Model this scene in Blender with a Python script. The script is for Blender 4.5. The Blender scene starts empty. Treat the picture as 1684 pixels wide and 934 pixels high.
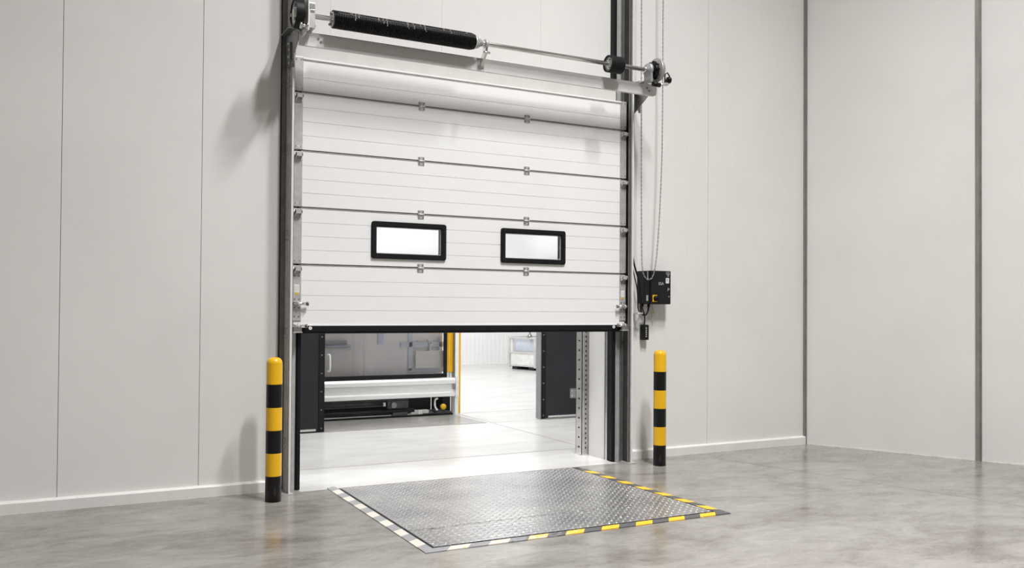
import bpy, bmesh, math, random
from mathutils import Vector, Matrix
random.seed(7)
S = bpy.context.scene
COL = S.collection

# ------------------------------------------------------------------ materials
def mat(name, col, rough=0.5, metal=0.0, spec=0.5, noise=None, bump=None, coat=0.0):
    """noise=(scale, amount[, stretch xyz]) varies the value; bump=(scale, strength)"""
    m = bpy.data.materials.new(name); m.use_nodes = True
    nt = m.node_tree; N = nt.nodes; L = nt.links
    b = N['Principled BSDF']
    b.inputs['Base Color'].default_value = (*col, 1)
    b.inputs['Roughness'].default_value = rough
    b.inputs['Metallic'].default_value = metal
    b.inputs['Specular IOR Level'].default_value = spec
    b.inputs['Coat Weight'].default_value = coat
    if noise or bump:
        g = N.new('ShaderNodeNewGeometry')
    if noise:
        mp = N.new('ShaderNodeMapping')
        if len(noise) > 2: mp.inputs['Scale'].default_value = noise[2]
        L.new(g.outputs['Position'], mp.inputs['Vector'])
        t = N.new('ShaderNodeTexNoise'); t.inputs['Scale'].default_value = noise[0]
        t.inputs['Detail'].default_value = 6; t.inputs['Roughness'].default_value = 0.6
        L.new(mp.outputs[0], t.inputs['Vector'])
        r = N.new('ShaderNodeValToRGB')
        a = noise[1]
        r.color_ramp.elements[0].position = 0.3; r.color_ramp.elements[1].position = 0.7
        r.color_ramp.elements[0].color = (*[c * (1 - a) for c in col], 1)
        r.color_ramp.elements[1].color = (*[min(1, c * (1 + a)) for c in col], 1)
        L.new(t.outputs['Fac'], r.inputs['Fac']); L.new(r.outputs['Color'], b.inputs['Base Color'])
    if bump:
        t2 = N.new('ShaderNodeTexNoise'); t2.inputs['Scale'].default_value = bump[0]
        t2.inputs['Detail'].default_value = 4
        L.new(g.outputs['Position'], t2.inputs['Vector'])
        bp = N.new('ShaderNodeBump'); bp.inputs['Strength'].default_value = bump[1]
        bp.inputs['Distance'].default_value = 0.01
        L.new(t2.outputs['Fac'], bp.inputs['Height']); L.new(bp.outputs['Normal'], b.inputs['Normal'])
    return m

def nodes(m): return m.node_tree.nodes, m.node_tree.links, m.node_tree.nodes['Principled BSDF']

def wall_material(name, col, ribs=0.0):
    m = mat(name, col, 0.45, noise=(0.9, 0.035))
    N, L, b = nodes(m)
    if ribs:
        g = N.new('ShaderNodeNewGeometry'); sp = N.new('ShaderNodeSeparateXYZ')
        L.new(g.outputs['Position'], sp.inputs[0])
        mu = N.new('ShaderNodeMath'); mu.operation = 'MULTIPLY'; mu.inputs[1].default_value = 2 * math.pi / 0.05
        L.new(sp.outputs['X'], mu.inputs[0])
        si = N.new('ShaderNodeMath'); si.operation = 'SINE'; L.new(mu.outputs[0], si.inputs[0])
        bp = N.new('ShaderNodeBump'); bp.inputs['Strength'].default_value = ribs; bp.inputs['Distance'].default_value = 0.0015
        L.new(si.outputs[0], bp.inputs['Height']); L.new(bp.outputs['Normal'], b.inputs['Normal'])
    return m

def concrete_material():
    m = bpy.data.materials.new('polished_concrete'); m.use_nodes = True
    N, L, b = nodes(m)
    g = N.new('ShaderNodeNewGeometry')
    mp = N.new('ShaderNodeMapping'); mp.inputs['Rotation'].default_value = (0, 0, 0.45); mp.inputs['Scale'].default_value = (0.8, 1.5, 1)
    L.new(g.outputs['Position'], mp.inputs['Vector'])
    def noise(scale, detail, rough, dist=0.0):
        t = N.new('ShaderNodeTexNoise'); t.inputs['Scale'].default_value = scale; t.inputs['Detail'].default_value = detail
        t.inputs['Roughness'].default_value = rough; t.inputs['Distortion'].default_value = dist
        L.new(mp.outputs[0], t.inputs['Vector']); return t
    a = noise(1.1, 9, 0.68, 0.9); c = noise(4.5, 9, 0.7, 0.6); f = noise(40, 6, 0.7)
    def mix(x, y, k):
        n = N.new('ShaderNodeMix'); n.data_type = 'FLOAT'; n.inputs['Factor'].default_value = k
        L.new(x, n.inputs['A']); L.new(y, n.inputs['B']); return n.outputs['Result']
    h = mix(mix(a.outputs['Fac'], c.outputs['Fac'], 0.42), f.outputs['Fac'], 0.16)
    r = N.new('ShaderNodeValToRGB'); e = r.color_ramp.elements
    e[0].position = 0.36; e[0].color = (0.125, 0.113, 0.099, 1)
    e[1].position = 0.72; e[1].color = (0.385, 0.373, 0.353, 1)
    k = e.new(0.5); k.color = (0.25, 0.236, 0.217, 1)
    L.new(h, r.inputs['Fac'])
    L.new(r.outputs['Color'], b.inputs['Base Color'])
    rr = N.new('ShaderNodeMapRange'); rr.inputs['From Min'].default_value = 0.35; rr.inputs['From Max'].default_value = 0.65
    rr.inputs['To Min'].default_value = 0.16; rr.inputs['To Max'].default_value = 0.24
    L.new(h, rr.inputs['Value']); L.new(rr.outputs[0], b.inputs['Roughness'])
    bp = N.new('ShaderNodeBump'); bp.inputs['Strength'].default_value = 0.05; bp.inputs['Distance'].default_value = 0.003
    L.new(c.outputs['Fac'], bp.inputs['Height']); L.new(bp.outputs['Normal'], b.inputs['Normal'])
    b.inputs['Specular IOR Level'].default_value = 0.5
    return m

def checker_plate_material():
    """steel tread plate: raised lens-shaped lugs in alternating directions"""
    m = bpy.data.materials.new('tread_plate_steel'); m.use_nodes = True
    N, L, b = nodes(m)
    g = N.new('ShaderNodeNewGeometry'); sp = N.new('ShaderNodeSeparateXYZ'); L.new(g.outputs['Position'], sp.inputs[0])
    def M(op, x, y=None, z=None):
        n = N.new('ShaderNodeMath'); n.operation = op
        for i, v in enumerate((x, y, z)):
            if v is None: continue
            if isinstance(v, (int, float)): n.inputs[i].default_value = v
            else: L.new(v, n.inputs[i])
        return n.outputs[0]
    s = 1 / 0.042
    # rotate by 45 degrees so the lugs run diagonally
    u = M('MULTIPLY', M('ADD', sp.outputs['X'], sp.outputs['Y']), s * 0.7071)
    v = M('MULTIPLY', M('SUBTRACT', sp.outputs['X'], sp.outputs['Y']), s * 0.7071)
    fu = M('SUBTRACT', M('FRACT', u), 0.5); fv = M('SUBTRACT', M('FRACT', v), 0.5)
    par = M('FLOORED_MODULO', M('ADD', M('FLOOR', u), M('FLOOR', v)), 2)
    ipar = M('SUBTRACT', 1, par)
    la = M('ADD', M('MULTIPLY', fu, par), M('MULTIPLY', fv, ipar))
    lb = M('ADD', M('MULTIPLY', fv, par), M('MULTIPLY', fu, ipar))
    d = M('ADD', M('POWER', M('DIVIDE', la, 0.52), 2), M('POWER', M('DIVIDE', lb, 0.2), 2))
    hgt = M('MAXIMUM', M('SUBTRACT', 1, d), 0)
    bp = N.new('ShaderNodeBump'); bp.inputs['Strength'].default_value = 1.0; bp.inputs['Distance'].default_value = 0.010
    L.new(hgt, bp.inputs['Height']); L.new(bp.outputs['Normal'], b.inputs['Normal'])
    t = N.new('ShaderNodeTexNoise'); t.inputs['Scale'].default_value = 2.2; t.inputs['Detail'].default_value = 6
    L.new(g.outputs['Position'], t.inputs['Vector'])
    r = N.new('ShaderNodeValToRGB'); e = r.color_ramp.elements
    e[0].position = 0.35; e[0].color = (0.30, 0.30, 0.315, 1); e[1].position = 0.68; e[1].color = (0.47, 0.465, 0.46, 1)
    L.new(t.outputs['Fac'], r.inputs['Fac'])
    # tops of the lugs are lighter in colour
    mx = N.new('ShaderNodeMix'); mx.data_type = 'RGBA'; mx.inputs['B'].default_value = (0.80, 0.79, 0.78, 1)
    L.new(M('MULTIPLY', M('MINIMUM', M('MULTIPLY', hgt, 2), 1), 0.8), mx.inputs['Factor'])
    L.new(r.outputs['Color'], mx.inputs['A']); L.new(mx.outputs['Result'], b.inputs['Base Color'])
    b.inputs['Metallic'].default_value = 0.8; b.inputs['Roughness'].default_value = 0.3
    return m

def worn_paint(name, c0, c1, lo=0.30, hi=-0.30):
    """hazard paint, rubbed down to bare pale steel towards the left of the leveller"""
    m = bpy.data.materials.new(name); m.use_nodes = True
    N, L, b = nodes(m)
    g = N.new('ShaderNodeNewGeometry'); sp = N.new('ShaderNodeSeparateXYZ'); L.new(g.outputs['Position'], sp.inputs[0])
    t = N.new('ShaderNodeTexNoise'); t.inputs['Scale'].default_value = 26; t.inputs['Detail'].default_value = 6
    L.new(g.outputs['Position'], t.inputs['Vector'])
    w = N.new('ShaderNodeMapRange'); w.inputs['From Min'].default_value = 2.5; w.inputs['From Max'].default_value = 3.7
    w.inputs['To Min'].default_value = lo; w.inputs['To Max'].default_value = hi
    L.new(sp.outputs['X'], w.inputs['Value'])
    ad = N.new('ShaderNodeMath'); ad.operation = 'ADD'; L.new(t.outputs['Fac'], ad.inputs[0]); L.new(w.outputs[0], ad.inputs[1])
    r = N.new('ShaderNodeValToRGB'); e = r.color_ramp.elements
    e[0].position = 0.5; e[0].color = (*c0, 1); e[1].position = 0.72; e[1].color = (*c1, 1)
    L.new(ad.outputs[0], r.inputs['Fac']); L.new(r.outputs['Color'], b.inputs['Base Color'])
    b.inputs['Roughness'].default_value = 0.5
    return m

def acrylic(name):
    m = mat(name, (0.97, 0.97, 0.98), 0.5)
    N, L, b = nodes(m)
    b.inputs['Transmission Weight'].default_value = 1.0; b.inputs['IOR'].default_value = 1.15
    g = N.new('ShaderNodeNewGeometry'); t = N.new('ShaderNodeTexNoise'); t.inputs['Scale'].default_value = 9
    L.new(g.outputs['Position'], t.inputs['Vector'])
    mr = N.new('ShaderNodeMapRange'); mr.inputs['To Min'].default_value = .3; mr.inputs['To Max'].default_value = .4
    L.new(t.outputs['Fac'], mr.inputs['Value']); L.new(mr.outputs[0], b.inputs['Roughness'])
    return m

def smoked_glass(name):
    m = bpy.data.materials.new(name); m.use_nodes = True
    N, L = m.node_tree.nodes, m.node_tree.links
    out = N['Material Output']; N.remove(N['Principled BSDF'])
    tr = N.new('ShaderNodeBsdfTransparent'); tr.inputs['Color'].default_value = (0.93, 0.93, 0.94, 1)
    gl = N.new('ShaderNodeBsdfGlossy'); gl.inputs['Roughness'].default_value = 0.02; gl.inputs['Color'].default_value = (0.9, 0.9, 0.9, 1)
    f = N.new('ShaderNodeFresnel'); f.inputs['IOR'].default_value = 1.5
    c = N.new('ShaderNodeMixShader'); L.new(f.outputs[0], c.inputs[0]); L.new(tr.outputs[0], c.inputs[1]); L.new(gl.outputs[0], c.inputs[2])
    L.new(c.outputs[0], out.inputs['Surface'])
    return m

WALL = wall_material('insulated_wall_panel', (0.73, 0.722, 0.705))
WALLR = wall_material('ribbed_wall_panel', (0.73, 0.722, 0.705), 0.30)
WALLS = wall_material('smooth_side_wall', (0.72, 0.712, 0.695))
HEAD = mat('shade_toned_header_board', (0.60, 0.59, 0.57), 0.55, noise=(7, 0.05))  # darker than the wall: shade of the beam put into the colour
SEAM = mat('panel_seam', (0.42, 0.40, 0.37), 0.7)
KERB = mat('painted_kerb', (0.73, 0.72, 0.70), 0.5, noise=(5, 0.05))
CEIL = mat('ceiling_panel', (0.74, 0.735, 0.72), 0.6, noise=(1, 0.03))
FLOOR = concrete_material()
FLOORH = mat('pale_hall_concrete', (0.56, 0.555, 0.545), 0.22, noise=(2.2, 0.09, (0.7, 1.6, 1)))
APRON = mat('grey_apron_concrete', (0.29, 0.282, 0.265), 0.25, noise=(5, 0.16, (0.7, 1.6, 1)))
JOINT = mat('floor_joint', (0.25, 0.23, 0.205), 0.8, noise=(30, 0.2))
HALLWALL = mat('white_ribbed_cladding', (0.84, 0.84, 0.84), 0.5, noise=(0.8, 0.03))
TRKZ = mat('track_zinc', (0.70, 0.695, 0.69), 0.36, 0.3, noise=(10, 0.12))
GALV = mat('galvanised_steel', (0.58, 0.575, 0.565), 0.36, 0.45, noise=(14, 0.14))
GALVB = mat('galvanised_sheet', (0.74, 0.735, 0.725), 0.42, 0.3, noise=(9, 0.06, (0.5, 1, 2)))
GREYM = mat('matt_zinc_grey', (0.36, 0.36, 0.365), 0.45, 0.5, noise=(12, 0.12))
DSTEEL = mat('dull_grey_steel', (0.27, 0.265, 0.26), 0.42, 0.7, noise=(12, 0.15))
BSTEEL = mat('bright_steel', (0.73, 0.722, 0.705), 0.22, 0.95, noise=(20, 0.08))
BRKT = mat('bracket_steel', (0.22, 0.22, 0.225), 0.45, 0.6, noise=(12, 0.18))
PROFILE = mat('grey_profile_steel', (0.33, 0.31, 0.285), 0.42, 0.5, noise=(3, 0.18))
RUBBER = mat('black_rubber', (0.008, 0.008, 0.009), 0.5, noise=(20, 0.2), spec=0.22)
BLACK = mat('black_plastic', (0.007, 0.007, 0.008), 0.38, noise=(30, 0.15), spec=0.22)
BOXBLK = mat('black_painted_housing', (0.013, 0.013, 0.015), 0.36, noise=(40, 0.2), spec=0.22)
SPRING = mat('greased_spring_steel', (0.007, 0.007, 0.007), 0.34, 0.0, noise=(30, 0.5), spec=0.22)
DOORW = mat('white_door_skin', (0.815, 0.815, 0.81), 0.36, noise=(1.2, 0.02), bump=(220, 0.05))
ZINCW = mat('pale_zinc_edge', (0.78, 0.775, 0.76), 0.35, 0.15, noise=(8, 0.05))
JSTRIP = mat('joint_strip_grey', (0.10, 0.097, 0.09), 0.5, noise=(16, 0.2))
ACRYL = acrylic('double_acrylic_pane')
YEL = mat('safety_yellow', (0.80, 0.45, 0.005), 0.32, noise=(6, 0.05), coat=0.2)
BLKP = mat('gloss_black_paint', (0.006, 0.006, 0.007), 0.28, noise=(6, 0.2), coat=0.2, spec=0.22)
WYEL = worn_paint('worn_hazard_yellow', (0.80, 0.47, 0.02), (0.56, 0.54, 0.49))
HGREY = worn_paint('worn_hazard_grey', (0.085, 0.085, 0.088), (0.25, 0.25, 0.26))
PLATE = checker_plate_material()
GAPB = mat('gap_black', (0.006, 0.006, 0.006), 0.8, noise=(20, 0.1))
DLEAF = mat('charcoal_door_skin', (0.024, 0.025, 0.029), 0.33, noise=(2, 0.15), spec=0.22)
LEAFEDGE = mat('lit_leaf_edge_and_hinge', (0.26, 0.265, 0.28), 0.4, 0.3, noise=(3, 0.1))
ALU = mat('anodised_aluminium', (0.80, 0.80, 0.79), 0.34, 0.3, noise=(4, 0.05, (0.3, 1, 6)))
MGREY = mat('machine_back_grey', (0.82, 0.80, 0.77), 0.6, noise=(2.2, 0.08))
MBLUE = mat('blue_grey_channel', (0.60, 0.64, 0.72), 0.5, noise=(6, 0.12))
MPLATE = mat('pale_speckled_plate', (0.84, 0.82, 0.76), 0.6, noise=(35, 0.10))
MDARK = mat('machine_black', (0.016, 0.016, 0.018), 0.4, noise=(8, 0.3), spec=0.22)
MMID = mat('machine_dark_grey', (0.07, 0.07, 0.075), 0.4, 0.4, noise=(10, 0.3))
SGLASS = smoked_glass('clear_guard_glass')
WPLAST = mat('white_plastic', (0.80, 0.80, 0.79), 0.4, noise=(20, 0.05))
LABELG = mat('label_grey', (0.50, 0.49, 0.47), 0.6, noise=(60, 0.15))
CAGE = mat('cage_pale_grey', (0.52, 0.52, 0.50), 0.5, noise=(9, 0.12))
CLOTH = mat('pale_liner', (0.70, 0.70, 0.68), 0.8, noise=(9, 0.10))

# ------------------------------------------------------------------ mesh builder
WORLD0 = {}          # world origin of every object built so far
class MB:
    def __init__(s): s.bm = bmesh.new(); s.mats = []
    def mi(s, m):
        if m not in s.mats: s.mats.append(m)
        return s.mats.index(m)
    def _faces(s, faces, m, smooth=False):
        i = s.mi(m)
        for f in faces: f.material_index = i; f.smooth = smooth
    def box(s, x0, x1, y0, y1, z0, z1, m, bev=0.0, M=None):
        r = bmesh.ops.create_cube(s.bm, size=1)
        vs = r['verts']
        for v in vs:
            v.co = Vector(((x0 + x1) / 2 + v.co.x * (x1 - x0), (y0 + y1) / 2 + v.co.y * (y1 - y0), (z0 + z1) / 2 + v.co.z * (z1 - z0)))
            if M: v.co = M @ v.co
        fs = list({f for v in vs for f in v.link_faces})
        s._faces(fs, m)
        if bev:
            es = list({e for v in vs for e in v.link_edges})
            rb = bmesh.ops.bevel(s.bm, geom=es, offset=bev, segments=2, affect='EDGES', profile=0.6)
            s._faces(rb['faces'], m)
        return s
    def cyl(s, p0, p1, r0, m, r1=None, n=20, caps=True):
        r1 = r0 if r1 is None else r1
        p0, p1 = Vector(p0), Vector(p1); d = p1 - p0
        q = d.to_track_quat('Z', 'Y').to_matrix()
        A = []; B = []
        for i in range(n):
            a = 2 * math.pi * i / n; c = Vector((math.cos(a), math.sin(a), 0))
            A.append(s.bm.verts.new(p0 + q @ (c * r0))); B.append(s.bm.verts.new(p1 + q @ (c * r1)))
        s._faces([s.bm.faces.new((A[i], A[(i + 1) % n], B[(i + 1) % n], B[i])) for i in range(n)], m, True)
        if caps:
            s._faces([s.bm.faces.new(A[::-1]), s.bm.faces.new(B)], m)
        return s
    def lathe(s, base, axis, prof, m, n=32):
        """prof: list of (t along axis, radius[, material])"""
        base = Vector(base); ax = Vector(axis).normalized(); q = ax.to_track_quat('Z', 'Y').to_matrix()
        rings = []
        for p in prof:
            t, r = p[0], p[1]
            if r < 1e-6: rings.append([s.bm.verts.new(base + ax * t)])
            else: rings.append([s.bm.verts.new(base + ax * t + q @ Vector((math.cos(2 * math.pi * i / n) * r, math.sin(2 * math.pi * i / n) * r, 0))) for i in range(n)])
        for k in range(len(prof) - 1):
            a, b = rings[k], rings[k + 1]; mm = prof[k][2] if len(prof[k]) > 2 else m
            fs = []
            for i in range(n):
                j = (i + 1) % n
                if len(a) == 1 and len(b) == 1: continue
                if len(a) == 1: fs.append(s.bm.faces.new((a[0], b[j], b[i])))
                elif len(b) == 1: fs.append(s.bm.faces.new((a[i], a[j], b[0])))
                else: fs.append(s.bm.faces.new((a[i], a[j], b[j], b[i])))
            s._faces(fs, mm, True)
        return s
    def tube(s, pts, r, m, n=8, closed=False):
        pts = [Vector(p) for p in pts]; K = len(pts); rings = []
        up = Vector((0.13, 0.31, 0.94)).normalized()
        for i, p in enumerate(pts):
            if closed: d = pts[(i + 1) % K] - pts[i - 1]
            else: d = pts[min(i + 1, K - 1)] - pts[max(i - 1, 0)]
            d.normalize()
            u = d.cross(up)
            if u.length < 0.2: u = d.cross(Vector((1, 0, 0)))
            u.normalize(); w = d.cross(u)
            rings.append([s.bm.verts.new(p + (u * math.cos(2 * math.pi * k / n) + w * math.sin(2 * math.pi * k / n)) * r) for k in range(n)])
        fs = []
        for i in range(K if closed else K - 1):
            a, b = rings[i], rings[(i + 1) % K]
            for k in range(n): fs.append(s.bm.faces.new((a[k], a[(k + 1) % n], b[(k + 1) % n], b[k])))
        s._faces(fs, m, True)
        if not closed:
            s._faces([s.bm.faces.new(rings[0][::-1]), s.bm.faces.new(rings[-1])], m)
        return s
    def prism(s, poly, lo, hi, m, axis='z', M=None):
        """poly in the plane across `axis` (x: (y,z), y: (x,z), z: (x,y))"""
        def P(a, t):
            v = Vector({'x': (t, a[0], a[1]), 'y': (a[0], t, a[1]), 'z': (a[0], a[1], t)}[axis])
            return M @ v if M else v
        A = [s.bm.verts.new(P(a, lo)) for a in poly]; B = [s.bm.verts.new(P(a, hi)) for a in poly]
        n = len(poly)
        fs = [s.bm.faces.new((A[i], A[(i + 1) % n], B[(i + 1) % n], B[i])) for i in range(n)]
        fs += [s.bm.faces.new(A[::-1]), s.bm.faces.new(B)]
        s._faces(fs, m); return s
    def done(s, name, parent=None, loc=None):
        bmesh.ops.recalc_face_normals(s.bm, faces=s.bm.faces[:])
        me = bpy.data.meshes.new(name); 
        if loc is not None:
            bmesh.ops.translate(s.bm, verts=s.bm.verts[:], vec=-Vector(loc))
        s.bm.to_mesh(me); s.bm.free()
        for m in s.mats: me.materials.append(m)
        me.validate()
        o = bpy.data.objects.new(name, me); COL.objects.link(o)
        if loc is not None: o.location = loc
        if parent is not None:
            o.parent = parent
            o.matrix_parent_inverse = Matrix.Translation(-WORLD0.get(parent.name, Vector((0, 0, 0))))
        WORLD0[o.name] = Vector(loc) if loc is not None else Vector((0, 0, 0))
        return o

def thing(name, label, cat, loc=(0, 0, 0), group=None):
    o = bpy.data.objects.new(name, None); COL.objects.link(o); o.location = loc; o.empty_display_size = 0.1; WORLD0[o.name] = Vector(loc)
    return tag(o, label, cat, group)
def tag(o, label, cat, group=None):
    o['label'] = label; o['category'] = cat; o['kind'] = 'thing'
    if group: o['group'] = group
    return o
def struct(o, label, cat):
    o['kind'] = 'structure'; o['label'] = label; o['category'] = cat
    return o
def text(name, body, size, m, parent, loc, rotz=0.0, roll=0.0, sx=1.0):
    c = bpy.data.curves.new(name, 'FONT'); c.body = body; c.size = size; c.extrude = 0.0004
    c.align_x = 'CENTER'; c.align_y = 'CENTER'; c.materials.append(m)
    o = bpy.data.objects.new(name, c); COL.objects.link(o)
    bpy.context.view_layer.update()
    me = bpy.data.meshes.new_from_object(o.evaluated_get(bpy.context.evaluated_depsgraph_get()))
    bpy.data.objects.remove(o); bpy.data.curves.remove(c)
    me.materials.clear(); me.materials.append(m)
    o = bpy.data.objects.new(name, me); COL.objects.link(o)
    o.rotation_euler = (math.pi / 2, roll, rotz); o.scale = (sx, 1, 1)
    off = Vector((0, 0, 0)); b = parent
    while b is not None: off += b.location; b = b.parent
    o.parent = parent; o.location = Vector(loc) - off
    return o

# ------------------------------------------------------------------ dimensions
YW = 7.33            # face of the front wall
YB = 7.72            # back of the front wall
XO0, XO1 = 1.83, 4.95   # clear opening
ZO = 2.34            # head of the opening
H = 10.0             # ceiling
CX, CY = 7.575, YW    # inner corner with the angled side wall
RD = Vector((0.4254, -0.905, 0)).normalized()   # run of the side wall
RN = Vector((RD.y, -RD.x, 0)).normalized()     # towards the room
if RN.x > 0: RN = -RN

# ------------------------------------------------------------------ setting
b = MB()
b.box(-8, 16, -9, 7.19, -0.2, 0, FLOOR); b.box(-8, XO0, 7.19, YB, -.2, 0, FLOOR); b.box(XO1, 16, 7.19, YB, -.2, 0, FLOOR)
b.box(XO0, XO1, 7.19, YB, -.2, 0, FLOORH); b.box(-8, 16, YB, 24, -.2, 0, FLOORH)
# saw-cut joints, 1 mm proud fillers
def joint(p0, p1, w=0.007):
    d = (Vector((*p1, 0)) - Vector((*p0, 0))); n = Vector((-d.y, d.x, 0)).normalized() * w / 2
    q = [Vector((*p0, 0)) - n, Vector((*p1, 0)) - n, Vector((*p1, 0)) + n, Vector((*p0, 0)) + n]
    b.prism([(v.x, v.y) for v in q], -0.003, 0.0012, JOINT)
joint((XO0, 8.15), (XO1 + 3, 8.15), 0.012)
joint((5.18, 8.15), (5.18, 11.5), 0.010)
joint((5.19, 10.47), (12, 10.47), 0.012)
joint((5.2, 11.6), (12, 11.6), 0.012)
joint((XO0 + .32, 7.19), (5.0, 7.19), 0.008)
joint((6.0, 7.1), (6.78, 3.9), 0.004)
joint((6.78, 3.9), (8.2, -3.0), 0.004)
struct(b.done('floor'), 'mottled grey polished concrete floor', 'floor')

b = MB(); b.box(-8, 16, -9, YW, H, H + .2, CEIL)
struct(b.done('ceiling'), 'pale ceiling high above the loading bay', 'ceiling')

# front wall built from upright panels with open seams
b = MB()
seams = [-7.1, -6.1, -5.09, -4.066, -3.042, -2.018, -0.994, 0.063, 1.054]
xs = [-8] + seams + [XO0]
def panel(x0, x1, z0, z1, m):
    b.box(x0 + .0018, x1 - .0018, YW, YW + .03, z0, z1, m, 0.0015)
for i in range(len(xs) - 1): panel(xs[i], xs[i + 1], 0, H, WALL)
for x0, x1 in ((XO0, 2.078), (2.078, 3.102), (3.102, 4.126), (4.126, XO1)): b.box(x0 + .0005, x1 - .0005, YW, YW + .03, ZO, H, WALL, .0006)
for x0, x1 in ((XO1, 6.175), (6.175, CX + .02)): panel(x0, x1, 0, H, WALLR)
b.box(-8, XO0, YW + .012, YB, 0, H, SEAM); b.box(XO1, CX + .6, YW + .012, YB, 0, H, SEAM)
b.box(XO0, XO1, YW + .012, YB, ZO, H, SEAM)
# smooth lining of the reveal
b.box(XO1 - .004, XO1 + .01, YW, YB + .002, 0, ZO, WALL); b.box(XO0 - .01, XO0 + .004, YW, YB + .002, 0, ZO, WALL)
b.box(XO0, XO1, YW, YB + .002, ZO - .006, ZO + .004, WALL)
b.box(-8, XO0, YB, YB + .01, 0, H, WALL); b.box(XO1, CX + .6, YB, YB + .01, 0, H, WALL); b.box(XO0, XO1, YB, YB + .01, ZO, H, WALL)
struct(b.done('wall_front'), 'pale grey panelled wall around the dock door', 'wall')

b = MB()
def side(d, off): return Vector((CX, CY, 0)) + RD * d + RN * off
def side_box(d0, d1, o0, o1, z0, z1, m, bld):
    q = [side(d0, o0), side(d1, o0), side(d1, o1), side(d0, o1)]
    bld.prism([(v.x, v.y) for v in q], z0, z1, m)
side_box(-0.3, 1.772, -0.2, 0, 0, H, WALLS, b); side_box(1.772, 18, -0.2, 0, 0, H, WALLS, b)
# ragged mastic line at the foot of the wall
for k in range(70):
    d = 0.05 + k * 0.05 + random.uniform(-.01, .01)
    side_box(d, d + random.uniform(.02, .06), 0, random.uniform(.004, .009), 0, random.uniform(.004, .016), KERB, b)
struct(b.done('wall_right'), 'smooth pale grey side wall set at an angle', 'wall')
b = MB(); b.box(-8.2, -8, -9, YW, 0, H, WALL); struct(b.done('wall_left'), 'plain pale wall at the left end of the bay', 'wall')
b = MB(); b.box(-8, 16, -9.2, -9, 0, H, WALL); struct(b.done('wall_rear'), 'plain pale wall behind the viewer', 'wall')

def kerb(x0, x1, name, label):
    k = MB()
    k.prism([(YW, 0), (YW - .034, 0), (YW - .034, .078), (YW - .026, .088), (YW, .092)], x0, x1, KERB, 'x')
    struct(k.done(name), label, 'baseboard')
kerb(-8, 1.655, 'baseboard_left', 'white kerb along the wall left of the door')
kerb(5.13, CX - .01, 'baseboard_right', 'white kerb along the wall right of the door')

def steel_profile(d, name, label, w):
    k = MB()
    side_box(d - w / 2, d + w / 2, 0.0, .012, 0, H, PROFILE, k)
    side_box(d + w * .12, d + w * .5, .012, .020, 0, H, DSTEEL, k)
    side_box(d - w / 2, d - w * .32, .012, .018, 0, H, PROFILE, k)
    struct(k.done(name), label, 'trim')
steel_profile(0.012, 'trim_1', 'narrow dark steel strip up the corner of the room', .04)
steel_profile(1.772, 'trim_2', 'brown grey steel strip up the side wall', .058)

k = MB(); k.box(1.768, XO1 - .004, 7.256, 7.261, 3.42, 3.70, HEAD, .002); k.box(XO0 + .02, XO1 - .02, 7.261, YW - .0005, 3.66, 3.69, HEAD)  # board added in front of the lintel to carry the beam's shade
struct(k.done('trim_4'), 'added stained header board with the beam shade in its colour', 'trim')
# the edge strip in the door reveal
k = MB()
k.box(XO1 - .016, XO1 - .003, 7.37, 7.405, 0, ZO - .01, BSTEEL, .002); k.box(XO1 - .010, XO1 - .003, 7.405, 7.425, 0, ZO - .01, RUBBER)
k.box(XO1 - .011, XO1 - .003, 7.35, 7.37, 0, ZO - .01, RUBBER)
struct(k.done('trim_3'), 'metal edge strip with a black gap in the white reveal', 'trim')

# ---- the hall beyond
b = MB()
for i in range(180):
    x = -7.9 + i * .125
    b.box(x, x + .075, 21.585, 21.6, 0, 6.4, HALLWALL)
b.box(-8, 16, 21.6, 21.8, 0, 6.4, HALLWALL)
struct(b.done('wall_far'), 'white ribbed metal wall at the far end of the hall', 'wall')
b = MB(); b.box(-8.2, -8, YB, 24, 0, 6.4, HALLWALL); struct(b.done('wall_hall_left'), 'white wall of the hall beyond', 'wall')
b = MB(); b.box(15.8, 16, YB, 24, 0, 6.4, HALLWALL); struct(b.done('wall_hall_right'), 'white wall at the right of the hall beyond', 'wall')
b = MB(); b.box(-8, 16, YB, 24, 6.4, 6.6, HALLWALL); struct(b.done('ceiling_hall'), 'white ceiling of the hall beyond', 'ceiling')

b = MB()
b.box(-8, 1.94, 10.56, 10.70, 0, 6.4, HALLWALL); b.box(1.94, 2.95, 10.56, 10.70, 2.13, 6.4, HALLWALL)
b.box(7.01, 15.8, 10.56, 10.70, 0, 6.4, HALLWALL); b.box(5.95, 7.01, 10.56, 10.70, 2.13, 6.4, HALLWALL)
struct(b.done('wall_inner'), 'white inner wall either side of the second doorway', 'wall')

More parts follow.
